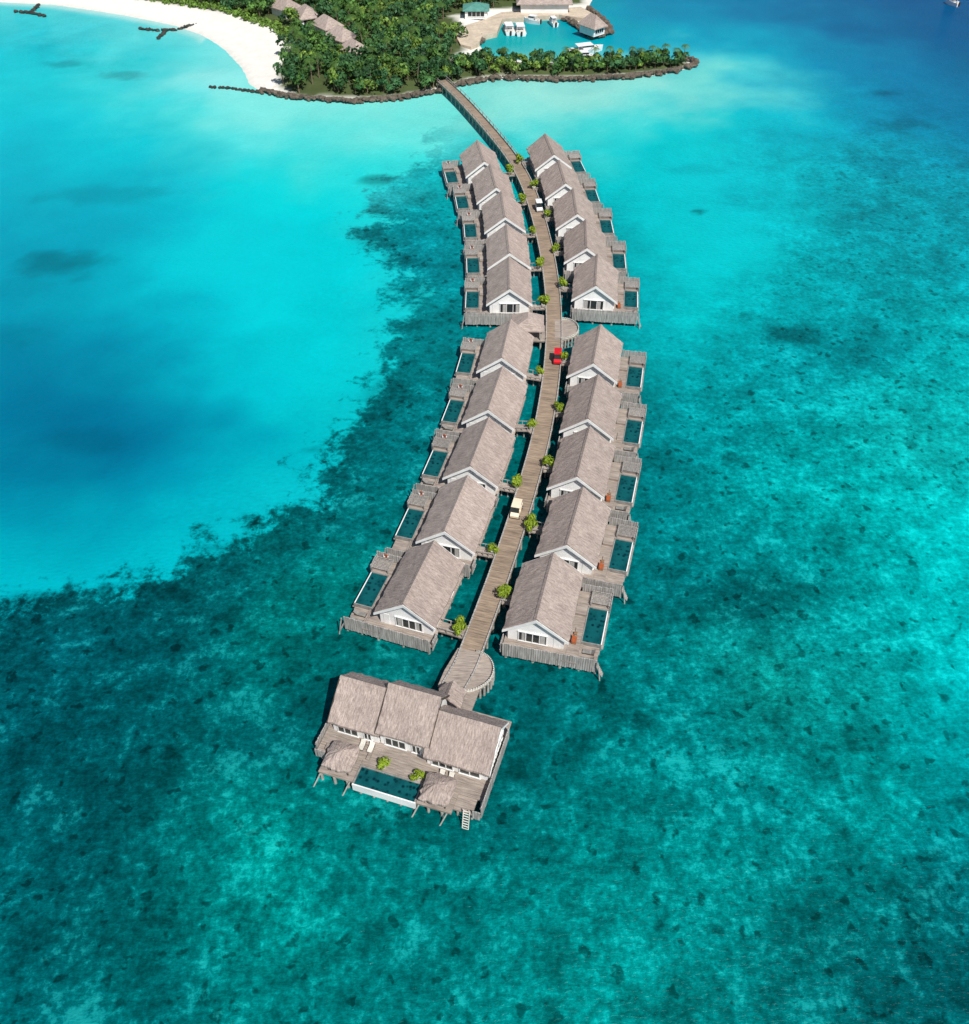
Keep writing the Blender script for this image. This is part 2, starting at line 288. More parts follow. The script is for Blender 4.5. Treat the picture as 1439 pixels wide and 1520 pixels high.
n=b.noise(b.coord((1,1,1)),.8,3); c=b.mix(f,L3(4,38,46),L3(16,84,88)); c=b.mix(b.mr(n,.4,.7,0,.6),c,L3(6,52,58)); b.l(c,b.p.inputs['Base Color']); b.p.inputs['Roughness'].default_value=.08; b.p.inputs['IOR'].default_value=1.33; b.p.inputs['Specular IOR Level'].default_value=.2
b.bump(b.noise(b.coord((1,1,1)),2.5,2),.3,.05); M_pool=b.m
def leafmat(name):
    b=NB(name); at=b.n("ShaderNodeAttribute"); at.attribute_name="Col"; b.l(at.outputs['Color'],b.p.inputs['Base Color']); b.p.inputs['Roughness'].default_value=.6; b.p.inputs['Specular IOR Level'].default_value=.25
    tr=b.n("ShaderNodeBsdfTranslucent"); b.l(at.outputs['Color'],tr.inputs['Color']); ms=b.n("ShaderNodeMixShader"); ms.inputs[0].default_value=.25; b.l(b.p.outputs[0],ms.inputs[1]); b.l(tr.outputs[0],ms.inputs[2]); b.l(ms.outputs[0],b.out.inputs[0]); return b.m
M_leaf=leafmat("foliage_leaves")
M_trunk=mk("palm_trunk",L3(100,86,70),L3(140,124,104),2,(1,1,5))
M_rock=mk("breakwater_rock",L3(60,54,48),L3(118,106,94),.8,rough=.95,bump=.6)
M_wrock=mk("wet_dark_rock",L3(32,38,38),L3(70,70,64),.8,rough=.7,bump=.6)

# ------------------------------------------------------------------ roofs
def gable_roof(m,x0,x1,y0,y1,ze,zr,th=.3,nu=7,nv=16,xr=None,mi=0,trim=None):
    """ridge along y"""
    xr=(x0+x1)/2 if xr is None else xr
    prof=[(x0+(xr-x0)*i/nu, ze+(zr-ze)*i/nu) for i in range(nu+1)]+[(xr+(x1-xr)*i/nu, zr+(ze-zr)*i/nu) for i in range(1,nu+1)]
    P=len(prof); top=[];base=len(m.v)
    for j in range(nv+1):
        for i,(x,z) in enumerate(prof):
            y=y0+(y1-y0)*j/nv; e=(i in(0,P-1)); ee=j in(0,nv)
            m.v.append((x+(U(-.1,.1) if e else 0),y+(U(-.05,.05) if ee else 0),z+U(-.035,.035)-(.04 if e else 0)))
    bot=len(m.v)
    for j in range(nv+1):
        for i,(x,z) in enumerate(prof): v=m.v[base+j*P+i]; m.v.append((v[0],v[1],v[2]-th))
    def F(*a): m.f.append(a); m.m.append(mi)
    for j in range(nv):
        for i in range(P-1):
            a=base+j*P+i; F(a,a+1,a+P+1,a+P); a=bot+j*P+i; F(a,a+P,a+P+1,a+1)
        F(base+j*P,base+(j+1)*P,bot+(j+1)*P,bot+j*P); F(base+j*P+P-1,bot+j*P+P-1,bot+(j+1)*P+P-1,base+(j+1)*P+P-1)
    for i in range(P-1):
        F(base+i,bot+i,bot+i+1,base+i+1); q=nv*P; F(base+q+i,base+q+i+1,bot+q+i+1,bot+q+i)
    for j in range(nv):
        ya=y0+(y1-y0)*j/nv; yb=y0+(y1-y0)*(j+1)/nv
        for s in(-1,1):
            sl=(zr-ze)/abs(x1-xr if s>0 else x0-xr)
            m.quad([(xr,ya-.02,zr+.12),(xr+s*.38,ya-.02,zr+.1-.38*sl),(xr+s*.38,yb,zr+.1-.38*sl),(xr,yb,zr+.12)][::s],mi)
def barge(m,x0,x1,y,ze,zr,mi=0,xr=None,t=.06,up=.12,lo=.5):
    xr=(x0+x1)/2 if xr is None else xr
    for (xa,za,xb,zb) in((x0,ze,xr,zr),(x1,ze,xr,zr)):
        pts=[(xa,za-up),(xb,zb-up),(xb,zb-up-lo),(xa,za-up-lo*.8)]
        f=[(p[0],y,p[1]) for p in pts]; k=[(p[0],y+t,p[1]) for p in pts]
        m.quad(f,mi); m.quad(k[::-1],mi)
        for i in range(4): j=(i+1)%4; m.quad([f[i],k[i],k[j],f[j]],mi)
def window(m,x0,x1,z0,z1,y,fr,gl,n=3,sgn=-1,axis='y'):
    """framed window, glass, mullions; looking sgn along axis"""
    def B(a0,a1,d0,d1,c0,c1,mi):
        lo,hi=min(d0,d1),max(d0,d1)
        if axis=='y': m.box(a0,a1,lo,hi,c0,c1,mi)
        else: m.box(lo,hi,a0,a1,c0,c1,mi)
    B(x0,x1,y+.004*sgn,y+.03*sgn,z0,z1,gl)
    for i in range(n+1):
        x=x0+(x1-x0)*i/n; B(x-.05,x+.05,y+.032*sgn,y+.12*sgn,z0,z1,fr)
    B(x0-.12,x1+.12,y+.03*sgn,y+.16*sgn,z1+.002,z1+.14,fr); B(x0-.12,x1+.12,y+.03*sgn,y+.16*sgn,z0-.12,z0-.002,fr)

ZE,ZR=4.3,7.5
WY=-5.4
def villa_parts(var):
    parts={}
    m=MB(); gable_roof(m,-4.2,4.2,-5.8,5.5,ZE,ZR); parts['thatched_roof']=(m,[M_th])
    m=MB()
    barge(m,-4.25,4.25,-5.93,ZE,ZR,up=.1,lo=.55); barge(m,-4.2,4.2,5.56,ZE,ZR)
    parts['bargeboard']=(m,[M_trim])
    m=MB(); hw=3.6; zt=ZE+ (ZR-ZE)*(4.2-hw)/4.2-.36; za=ZR-.38
    for y,flip in((WY,1),(4.9,-1)):
        p=[(-hw,y,2.02),(hw,y,2.02),(hw,y,zt),(0,y,za),(-hw,y,zt)]; m.quad(p[::flip],0)
    m.quad([(-hw,4.9,2.02),(-hw,WY,2.02),(-hw,WY,zt),(-hw,4.9,zt)],0); m.quad([(hw,WY,2.02),(hw,4.9,2.02),(hw,4.9,zt),(hw,WY,zt)],0)
    parts['walls']=(m,[M_wall])
    m=MB()
    if var==0: window(m,-1.9,1.7,2.25,4.1,WY,0,1,3)
    else: window(m,-2.2,1.4,2.25,4.0,WY,0,1,4)
    window(m,-1.1,1.1,2.3,4.1,4.9,0,1,2,sgn=1)
    window(m,-4.4,.6,2.15,4.1,3.6,0,1,4,sgn=1,axis='x'); window(m,2.2,4.4,2.15,4.1,3.6,0,1,2,sgn=1,axis='x')
    window(m,-2.6,-1.4,3.0,4.0,-3.6,0,1,1,sgn=-1,axis='x'); window(m,1.2,2.2,2.15,4.0,-3.6,0,1,1,sgn=-1,axis='x')
    m.box(-1.8,-1.2,WY-.033,WY-.031,2.3,4.0,2); m.box(.6,1.2,WY-.033,WY-.031,2.3,3.9,2)
    m.box(2.3,3.1,WY-.05,WY-.004,2.02,4.0,3)
    parts['windows']=(m,[M_trim,M_glass,M_curt,M_wall])
    m=MB()
    m.box(-4.0,4.0,-7.1,5.7,1.75,2.0); m.box(4.003,5.55,-7.1,4.7,1.72,1.95); m.box(5.553,8.3,2.35,4.7,1.7,1.92); m.box(5.553,8.0,-6.9,-3.75,1.3,1.5)
    m.box(4.6,5.54,-3.4,-1.6,1.953,2.12); m.box(4.003,5.3,-6.6,-5.2,1.953,2.05); m.box(4.1,5.5,.5,2.2,1.953,2.3)
    m.box(5.556,5.9,-6.9,-3.76,1.502,1.7)
    parts['deck']=(m,[M_deck])
    m=MB()
    m.planks((-3.9,-7.2),(8.1,-7.15 if var==0 else -6.95),.75,3.2); m.planks((4.3,4.85),(8.4,4.85),.9,3.3); m.planks((-4.15,-7.1),(-4.15,-5.4),1.2,2.9)
    m.planks((8.42,2.6),(8.42,4.8),1.0,2.7)
    for i in range(9): m.box(5.7,8.3,2.55+i*.24,2.63+i*.24,2.55,2.65)   # slatted pergola by the pool
    for x in(5.8,8.15): m.box(x,x+.1,2.45,4.75,2.44,2.549)
    for x in(5.8,8.15): m.box(x,x+.1,2.45,2.55,1.93,2.438)
    parts['privacy_fence']=(m,[M_fence])
    m=MB()
    m.box(5.56,8.2,-3.7,-3.55,.9,2.03,1); m.box(5.56,8.2,2.12,2.3,.9,2.03,1); m.box(5.56,5.7,-3.548,2.118,.9,2.03,1); m.box(8.08,8.2,-3.548,2.118,.9,1.97,0); m.box(5.702,8.078,-3.548,2.118,.9,1.0,1)
    m.box(8.202,8.45,-3.7,2.3,1.25,1.36,1)
    parts['pool_rim']=(m,[M_trim,M_rim])
    m=MB(); m.quad([(5.703,-3.547,1.9),(8.077,-3.547,1.9),(8.077,2.117,1.9),(5.703,2.117,1.9)]); parts['pool_water']=(m,[M_pool])
    m=MB()
    for x in(-3.5,0,3.5):
        for y in(-6.8,-3,1,5.4): m.beam((x,y,-1.5),(x,y,1.75),.2,n=8)
    for x in(5.9,7.9):
        for y in(-6.6,-3.6,-.6,2.3,4.4): m.beam((x,y,-1.5),(x,y,1.3 if y<-6 else .9 if y<3 else 1.7),.18,n=8)
    for y in(-6.8,-3,1,5.4): m.box(-4,4,y-.12,y+.12,1.45,1.749)
    for y in(-3.3,-.6,2.0): m.box(5.6,8.2,y-.12,y+.12,.65,.898)
    parts['piles']=(m,[M_pile])
    m=MB()
    x,y=4.4,-4.3; m.box(x,x+.6,y,y+1.1,2.0,2.2,1); m.box(x+.03,x+.57,y+.03,y+1.07,2.202,2.34,0); m.box(x-.02,x+.12,y,y+1.1,2.342,2.65,0); m.box(x+.1,x+.5,y+1.4,y+1.8,1.96,2.3,1)
    parts['outdoor_sofa']=(m,[M_orange,M_teak])
    m=MB()
    for y in(-6.4,-5.2):
        m.box(5.95,7.5,y,y+.65,1.68,1.78,1); m.box(5.98,7.1,y+.03,y+.62,1.782,1.86,0)
        m.quad([(7.1,y+.03,1.86),(7.1,y+.62,1.86),(7.6,y+.62,2.25),(7.6,y+.03,2.25)],0)
        for xx in(6.05,7.4): m.box(xx,xx+.06,y+.05,y+.6,1.502,1.68,1)
    parts['sun_lounger']=(m,[M_rim,M_dark])
    m=MB()
    for dx in(0,.6): m.beam((8.05,-6.9+dx,1.9),(9.1,-6.9+dx,-.6),.05,n=5)
    for i in range(8):
        t=i/8; m.box(8.05+1.05*t-.03,8.05+1.05*t+.15,-6.9,-6.3,1.85-2.45*t-.03,1.85-2.45*t+.03)
    m.beam((8.2,-7.3,3.2),(8.9,-7.6,-1),.09,n=6)
    parts['sea_ladder']=(m,[M_fence])
    m=MB(); n=14
    for i in range(n):
        a0=2*math.pi*i/n;a1=2*math.pi*(i+1)/n; m.beam((7.0+.33*math.cos(a0),4.66,2.95+.33*math.sin(a0)),(7.0+.33*math.cos(a1),4.66,2.95+.33*math.sin(a1)),.09,0 if (i//2)%3 else 1,n=6)
    parts['lifebuoy']=(m,[M_orange,M_white])
    return {k:v[0].mesh(k,v[1]) for k,v in parts.items()}
VP=[villa_parts(0),villa_parts(1)]
Rv=[((822,823),(798,914)),((867,721),(842,808)),((877,631),(857,707)),((889,553),(873,622)),((893,478),(881,541)),((888,374),(885,425)),((870,322),(872,370)),((851,276),(858,319)),((829,234),(841,274)),((808,195),(824,231))]
Lv=[((645,803),(600,893)),((696,703),(660,788)),((728,615),(697,694)),((748,540),(724,610)),((760,469),(744,534)),((756,378),(757,430)),((752,329),(757,377)),((744,279),(751,325)),((727,239),(738,281)),((707,202),(721,244))]
Lp=[(682,928),(732,812),(768,716),(789,628),(802,550),(807,447),(802,390),(791,340),(776,293),(757,250)]
Rp=[(748,879),(788,775),(815,684),(830,602),(838,528),(836,420),(825,366),(811,316),(793,273),(772,235)]
villas=[]
for side,rows in((1,Rv),(-1,Lv)):
    for i,(bk,frn) in enumerate(rows):
        bx,by=sv(bk[0],bk[1],ZR); fx_,fy_=sv(frn[0],frn[1],ZR); ang=math.atan2(bx-fx_,by-fy_); cx,cy=(bx+fx_)/2,(by+fy_)/2
        e=ob("water_villa",None,loc=(cx,cy,0),rz=-ang,scale=(side,1,1)); e.empty_display_size=1
        vp=VP[(i*7+side)%2]
        for k,mm in vp.items():
            if k=='lifebuoy' and side==1: continue
            if k=='sun_lounger' and i%3==1: continue
            if k=='outdoor_sofa' and (side==-1 or i%4==3): continue
            ob(k,mm,e)
        villas.append((side,i,cx,cy,ang))

# ------------------------------------------------------------------ walkway
wp=[(672,1022),(690,990),(706,950),(724,902),(741,855),(758,805),(775,752),(789,704),(802,655),(812,605),(819,555),(822.5,505),(822,455),(818,412),(811,370),(800,325),(787,285),(772,253),(754,226),(733,200),(712,176),(692,154),(675,137),(655,119)]
P=[Vector(sv(x,y,2.0)) for x,y in wp]
def cr(P,n=8):
    o=[]
    for i in range(len(P)-1):
        a=P[max(i-1,0)];b_=P[i];c=P[i+1];d_=P[min(i+2,len(P)-1)]
        for k in range(n):
            t=k/n; o.append(.5*((2*b_)+(c-a)*t+(2*a-5*b_+4*c-d_)*t*t+(3*b_-a-3*c+d_)*t**3))
    o.append(P[-1]); return o
W=cr(P); root=ob("walkway",None)
HW=1.5
m=MB(); uvs=[]; s_=0
Nn=[]
for i,p in enumerate(W):
    t=(W[min(i+1,len(W)-1)]-W[max(i-1,0)]).normalized(); Nn.append(Vector((t.y,-t.x)))
for i in range(len(W)-1):
    L=(W[i+1]-W[i]).length
    a=W[i]-Nn[i]*HW;b_=W[i]+Nn[i]*HW;c=W[i+1]+Nn[i+1]*HW;d_=W[i+1]-Nn[i+1]*HW
    q=[(a,2.0),(b_,2.0),(c,2.0),(d_,2.0)]
    m.quad([(v.x,v.y,z) for v,z in q]); uvs+=[(s_,0),(s_,3),(s_+L,3),(s_+L,0)]
    m.quad([(v.x,v.y,1.7) for v,z in q[::-1]]); uvs+=[(s_,0)]*4
    m.quad([(a.x,a.y,2),(d_.x,d_.y,2),(d_.x,d_.y,1.7),(a.x,a.y,1.7)]); uvs+=[(s_,0)]*4
    m.quad([(b_.x,b_.y,1.7),(c.x,c.y,1.7),(c.x,c.y,2),(b_.x,b_.y,2)]); uvs+=[(s_,0)]*4
    s_+=L
me=m.mesh("boards",[M_walk]); ul=me.uv_layers.new(name="UV"); ul.data.foreach_set("uv",np.array(uvs,dtype=np.float32).ravel()); ob("boards",me,root)
m=MB(); mp=MB(); acc=0
for i in range(len(W)-1):
    t=(W[i+1]-W[i]); L=t.length
    for sd in(-1,1):
        c=(W[i]+W[i+1])/2+(Nn[i]+Nn[i+1])/2*sd*(HW-.1); m.obox(c,t,L/2+.02,.09,2.02,2.26)
        if W[i].y>205: m.obox(c,t,L/2+.02,.05,2.95,3.05)
    acc+=L
    if acc>2.6:
        acc=0
        for sd in(-1,1):
            q=W[i]+Nn[i]*sd*(HW-.15); mp.beam((q.x,q.y,-1.5),(q.x,q.y,1.72),.16,n=7)
            h=3.0 if W[i].y>205 else 2.42
            q=W[i]+Nn[i]*sd*(HW-.1); m.obox(q,Nn[i],.07,.07,2.26,h)
        mp.obox(W[i],Nn[i],HW,.12,1.45,1.698)
ob("edge_rail",m.mesh("edge_rail",[M_fence]),root); ob("piles",mp.mesh("piles",[M_pile]),root)
def platform(name,pxs,z):
    pts=[Vector(sv(x,y,z)) for x,y in pxs]; m=MB(); n=len(pts)
    m.quad([(p.x,p.y,z) for p in pts]); m.quad([(p.x,p.y,z-.35) for p in pts[::-1]])
    for i in range(n):
        a=pts[i];b_=pts[(i+1)%n]; m.quad([(a.x,a.y,z-.35),(b_.x,b_.y,z-.35),(b_.x,b_.y,z),(a.x,a.y,z)])
    e=ob(name,None); me=m.mesh("deck",[M_deck]); ob("deck",me,e); return e,pts
def rimrail(e,pts,z,h=.45):
    m=MB()
    for a,b_ in zip(pts[:-1],pts[1:]):
        t=b_-a; m.obox((a+b_)/2,t,t.length/2+.03,.06,z+h-.1,z+h); m.obox((a+b_)/2,t,t.length/2+.03,.07,z+.005,z+.14)
        k=max(1,int(t.length/.8))
        for j in range(k): q=a+t*(j/k); m.obox(q,t,.05,.05,z,z+h)
    ob("low_rail",m.mesh("low_rail",[M_cush]),e)
    mm=MB()
    for a in pts[::2]: mm.beam((a.x*.98+.02*pts[0].x,a.y,-1.5),(a.x,a.y,z-.3),.17,n=7)
    ob("piles",mm.mesh("piles",[M_pile]),e)
def smooth(pxs): 
    q=cr([Vector(p) for p in pxs],5); return [(v.x,v.y) for v in q]
arc=smooth([(708,968),(718,972),(728,980),(733,993),(729,1008),(716,1020),(698,1027),(676,1027)])
e,pts=platform("lookout_platform",arc+[(650,1018),(660,995),(680,962)],2.006); rimrail(e,pts[:len(arc)],2.006)
arc=smooth([(834,474),(846,476),(856,482),(859,490),(854,498),(842,503),(833,504)])
e,pts=platform("lookout_platform",arc+[(824,504),(824,474)],2.006); rimrail(e,pts[:len(arc)],2.006)

# ---- footbridges and shrubs
def shrub_mesh(seed,r=1.0,n=330):
    rr=random.Random(seed); m=MB(); subs=[(rr.uniform(-.6,.6)*r,rr.uniform(-.6,.6)*r,rr.uniform(.5,1.5)*r,rr.uniform(.4,.7)*r) for _ in range(7)]
    for _ in range(n):
        sx_,sy_,sz_,sr=rr.choice(subs); d=Vector((rr.gauss(0,1),rr.gauss(0,1),rr.gauss(0,1))).normalized()*sr*rr.uniform(.6,1.05)
        c=Vector((sx_,sy_,sz_))+d; a=(d.normalized()+Vector((rr.uniform(-.6,.6),rr.uniform(-.6,.6),rr.uniform(-.2,.8)))).normalized(); t=a.orthogonal().normalized(); t.rotate(Matrix.Rotation(rr.uniform(0,6.28),3,a)); u=a.cross(t); s=rr.uniform(.12,.24)
        k=rr.uniform(.5,1.4); cc=(.25*k,.35*k,.025*k,1)
        m.quad([c-t*s*1.6,c-u*s*.6,c+t*s*1.6,c+u*s*.6],0,cc)
    return m.mesh("leaves",[M_leaf])
SH=[shrub_mesh(i) for i in range(4)]
m=MB(); m.beam((0,0,0),(0,0,.7),.28,0,10,.42); POT=m.mesh("planter",[M_cush])
def nearW(p): return min(range(len(W)),key=lambda i:(W[i]-p).length)
for (side,i,cx,cy,ang) in villas:
    px=(Rp if side==1 else Lp)[i]; pl=Vector(sv(px[0],px[1],3.2))
    exv=Vector((math.cos(ang),-math.sin(ang))); eyv=Vector((math.sin(ang),math.cos(ang)))
    d_=pl-Vector((cx,cy)); ly=max(-6.6,min(5.2,d_.dot(eyv)))
    vp_=Vector((cx,cy))+eyv*ly-exv*side*3.95; wi=nearW(Vector((cx,cy))+eyv*ly-exv*side*7); wv_=W[wi]+Nn[wi]*side*(HW+.02)
    t=vp_-wv_
    if t.length<.3: continue
    e=ob("footbridge",None); m=MB(); m.obox((vp_+wv_)/2,t,t.length/2,.8,1.72,1.94)
    ob("boards",m.mesh("boards",[M_deck]),e)
    m=MB(); pr=Vector((-t.y,t.x)).normalized()
    for s in(-1,1):
        m.obox((vp_+wv_)/2+pr*s*.76,t,t.length/2,.04,2.6,2.68)
        for k in range(4): m.obox(wv_+t*(k/3*.96+.02)+pr*s*.76,t,.05,.05,1.94,2.6)
    for k in(.15,.55,.95): m.beam((wv_.x+t.x*k,wv_.y+t.y*k,-1.5),(wv_.x+t.x*k,wv_.y+t.y*k,1.72),.13)
    ob("rail_and_piles",m.mesh("rail_and_piles",[M_fence]),e)
    q=wv_+t.normalized()*min(1.0,t.length*.4)+pr*1.35*(1 if (pr.y<0) else -1)
    q=pl if (pl-wv_).length<4 else q
    e=ob("potted_shrub",None,loc=(q.x,q.y,1.94),rz=R()*6)
    ob("planter",POT,e); sc=U(.8,1.1); ob("leaves",SH[random.randrange(4)],e,loc=(0,0,.35),scale=(sc,sc*U(.8,1.1),sc))
    mm=MB(); mm.box(-.7,.7,-.7,.7,-.22,-.004); mm.beam((0,0,-3.4),(0,0,-.2),.13); ob("pad",mm.mesh("pad",[M_deck]),e)

# ---- small arrival pavilion beside the walkway
def hip_roof(m,hx,hy,ze,zr,rl,th=.25,mi=0):
    A=[(-hx,-hy,ze),(hx,-hy,ze),(hx,hy,ze),(-hx,hy,ze)]; r0=(0,-rl,zr); r1=(0,rl,zr)
    m.quad([A[0],A[1],r0],mi); m.quad([A[1],A[2],r1,r0],mi); m.quad([A[2],A[3],r1],mi); m.quad([A[3],A[0],r0,r1],mi)
    for i in range(4):
        a=A[i];b_=A[(i+1)%4]; m.quad([(a[0],a[1],ze-th),(b_[0],b_[1],ze-th),b_,a],mi)
    m.quad([(a[0],a[1],ze-th) for a in A[::-1]],mi)
x,y=sv(784,474,4.8); e=ob("arrival_pavilion",None,loc=(x,y,0),rz=-.05)
m=MB(); hip_roof(m,2.9,2.6,4.1,5.8,.9); ob("thatched_roof",m.mesh("thatched_roof",[M_th]),e)
m=MB(); m.box(-2.7,3.2,-2.5,2.5,1.72,1.985); ob("deck",m.mesh("deck",[M_deck]),e)
m=MB()
for a in(-2.4,2.4):
    for c in(-2.2,2.2): m.box(a-.12,a+.12,c-.12,c+.12,1.99,3.9); m.beam((a,c,-1.5),(a,c,1.7),.17)
m.box(-2.3,-2.15,-2.0,2.0,1.99,3.8); ob("posts",m.mesh("posts",[M_pile]),e)

# ------------------------------------------------------------------ big end villa: three stepped wings
zr=6.8; a=Vector(sv(507,1002,zr)); c=Vector(sv(755,1071,zr)); O=(a+c)/2; ang=math.atan2(-(c-a).y,(c-a).x)
E=ob("overwater_residence",None,loc=(O.x,O.y,0),rz=-ang)
Ly=(c-a).length/2
def seg(x0,x1,yr,yn,yf,ze,zr):
    m=MB(); gable_roof(m,-(yf),-(yn),x0,x1,ze,zr,th=.34,xr=-yr,nv=12)
    m.v=[(vy,-vx,vz) for vx,vy,vz in m.v]; return m
segs=[(-Ly+.2,-3.7,-.5,-4.9,2.4,4.35,7.4),(-4.1,2.3,-.1,-4.8,2.7,4.8,8.0),(1.9,Ly-.5,-1.2,-5.6,1.6,4.1,7.0)]
for k,sg_ in enumerate(segs):
    x0,x1,yr,yn,yf,ze,z_=sg_
    ob("thatched_roof",seg(*sg_).mesh("thatched_roof",[M_thy]),E)
    m=MB(); xa,xb=x0+.3,x1-.3; ya,yb=yn+.45,yf-.5
    za=ze+(z_-ze)*(ya-yn)/(yr-yn)-.38; zb=ze+(z_-ze)*(yf-yb)/(yf-yr)-.38
    for x_,fl in((xa,-1),(xb,1)): m.quad([(x_,ya,2.02),(x_,yb,2.02),(x_,yb,zb),(x_,yr,z_-.4),(x_,ya,za)][::fl])
    m.quad([(xa,ya,2.02),(xb,ya,2.02),(xb,ya,za),(xa,ya,za)]); m.quad([(xb,yb,2.02),(xa,yb,2.02),(xa,yb,zb),(xb,yb,zb)])
    ob("walls",m.mesh("walls",[M_wall]),E)
    m=MB(); window(m,xa+.6,xa+3.1,2.15,3.7,ya,0,1,3); window(m,xa+3.9,xb-.9,2.15,3.7,ya,0,1,2); window(m,xa+1.5,xb-1.5,2.6,4.0,yb,0,1,3,sgn=1)
    if k==2: window(m,-3.5,.2,2.6,4.0,xb,0,1,3,sgn=1,axis='x')
    if k==0: window(m,-3.0,1.0,2.6,4.2,xa,0,1,3,sgn=-1,axis='x')
    ob("windows",m.mesh("windows",[M_trim,M_glass]),E)
    for xe in (x1+.06,x0-.12):
        m=MB(); barge(m,-yf,-yn,0,ze,z_,xr=-yr,up=.06,lo=.42)
        m.v=[(vy+xe,-vx,vz) for vx,vy,vz in m.v]; ob("bargeboard",m.mesh("bargeboard",[M_trim if (k==2 and xe>3) else M_dark]),E)
m=MB(); gable_roof(m,.6,3.8,1.7,4.2,3.9,5.3,th=.25,nu=4,nv=8); ob("entrance_roof",m.mesh("entrance_roof",[M_th]),E)
DX=9.8
m=MB(); m.box(-10.5,DX,-7.6,3.0,1.7,2.0); m.box(-9.2,-5.0,-9.9,-7.603,1.7,1.98); m.box(2.7,6.8,-10.1,-7.603,1.7,1.98); m.box(.8,4.8,3.003,8.0,1.7,1.98); m.box(6.803,9.0,-9.4,-7.603,1.5,1.78)
m.box(-4.9,2.6,-7.5,-6.95,2.003,2.1); m.box(-4.6,-4.2,-6.94,-5.6,2.003,2.3); m.box(-9.6,-8.0,-7.2,-6.5,2.003,2.4)
ob("deck",m.mesh("deck",[M_deck]),E)
m=MB(); px0,px1,py0,py1=-4.95,2.65,-10.2,-7.65
m.box(px0,px1,py0,py0+.14,.7,1.98); m.box(px0,px1,py1-.2,py1,.7,2.04,1); m.box(px0,px0+.2,py0+.142,py1-.202,.7,2.04,1); m.box(px1-.2,px1,py0+.142,py1-.202,.7,2.04,1); m.box(px0+.202,px1-.202,py0+.142,py1-.202,.7,.9,1)
ob("pool_rim",m.mesh("pool_rim",[M_trim,M_rim]),E)
m=MB(); m.quad([(px0+.203,py0+.143,1.9),(px1-.203,py0+.143,1.9),(px1-.203,py1-.203,1.9),(px0+.203,py1-.203,1.9)]); ob("pool_water",m.mesh("pool_water",[M_pool]),E)
m=MB()
for x in np.linspace(-10.1,DX-.4,8):
    for y in(-7.2,-3.5,.5,2.7): m.beam((x,y,-1.5),(x,y,1.7),.2,n=8)
for x in np.linspace(-9,8.8,12):
    inpool=-4.95<x<2.65; yy=-9.9 if inpool else (-9.7 if x<6.6 else -9.0); m.beam((x,yy,-1.5),(x,yy,.69 if inpool else 1.5),.18,n=8)
for y in(-9.5,-8.0): m.box(-4.9,2.6,y-.15,y+.15,.4,.698)
for x in(-9.0,-5.4,3.0,6.3): m.beam((x,-9.9,1.6),(x-.7,-11.0,-.3),.09)
ob("piles",m.mesh("piles",[M_pile]),E)
m=MB(); m.planks((DX+.12,-9.1),(DX+.12,1.5),.9,3.2); m.planks((-10.65,-7.2),(-10.65,1.0),1.0,2.9); m.planks((9.0,-9.4),(DX+.1,-9.4),1.0,2.6); m.planks((-10.6,-7.75),(-9.3,-7.75),1.2,2.7)
ob("privacy_fence",m.mesh("privacy_fence",[M_fence]),E)
m=MB()
for lx,ly,dx,dy in((8.4,-9.5,.1,-1.1),(-10.7,-6.2,-1.0,-.2)):
    px_,py_=(.35,0) if abs(dy)>abs(dx) else (0,.35)
    for s in(-1,1): m.beam((lx+px_*s,ly+py_*s,2.6),(lx+dx+px_*s,ly+dy+py_*s,-.8),.06)
    for i in range(9): t=i/9; m.beam((lx+dx*t-px_,ly+dy*t-py_,2.3-3*t),(lx+dx*t+px_,ly+dy*t+py_,2.3-3*t),.06)
ob("sea_ladder",m.mesh("sea_ladder",[M_cush]),E)
def parasol(x,y,z0):
    """shaggy square thatched canopy on four posts"""
    m=MB(); n=32; rings=[(0,2.55),(.45,2.4),(.9,2.15),(1.35,1.85),(1.75,1.5)]; K_=len(rings)
    base=len(m.v)
    for r,z in rings:
        for i in range(n):
            t=2*math.pi*i/n; sq=1/max(abs(math.cos(t)),abs(math.sin(t))); q=r*(1+.8*(min(sq,1.36)-1))*(1+(U(-.08,.08) if r>1.6 else 0)); m.v.append((x+q*math.cos(t),y+q*math.sin(t),z0+z+U(-.07,.07)*(r>0)))
    for k in range(K_-1):
        for i in range(n): j=(i+1)%n; m.f.append((base+k*n+i,base+(k+1)*n+i,base+(k+1)*n+j,base+k*n+j)); m.m.append(0)
    b2=len(m.v)
    for i in range(n): v=m.v[base+(K_-1)*n+i]; m.v.append((v[0],v[1],v[2]-.3-U(0,.15)))
    for i in range(n): j=(i+1)%n; m.f.append((base+(K_-1)*n+i,b2+i,b2+j,base+(K_-1)*n+j)); m.m.append(0)
    m.f.append(tuple(b2+n-1-i for i in range(n))); m.m.append(0)
    for a,c in((-1.2,-1.2),(1.2,-1.2),(1.2,1.2),(-1.2,1.2)): m.beam((x+a,y+c,z0),(x+a,y+c,z0+1.6),.09,1)
    return m
for i,(x,y) in enumerate(((-7.0,-8.1),(4.75,-8.5))): ob("thatched_canopy",parasol(x,y,1.98).mesh("thatched_canopy",[M_thy,M_dark]),E)
m=MB()
for x,y in((-6.0,-6.1),(-4.9,-6.1),(4.0,-6.9),(5.1,-6.9)):
    m.box(x,x+.65,y,y+1.2,2.2,2.3,1); m.box(x+.03,x+.62,y+.03,y+.85,2.302,2.38,0); m.quad([(x+.03,y+.85,2.38),(x+.62,y+.85,2.38),(x+.62,y+1.2,2.7),(x+.03,y+1.2,2.7)])
    for yy in(.1,1.0): m.box(x+.05,x+.6,y+yy,y+yy+.06,2.003,2.2,1)
ob("sun_lounger",m.mesh("sun_lounger",[M_cush,M_dark]),E)
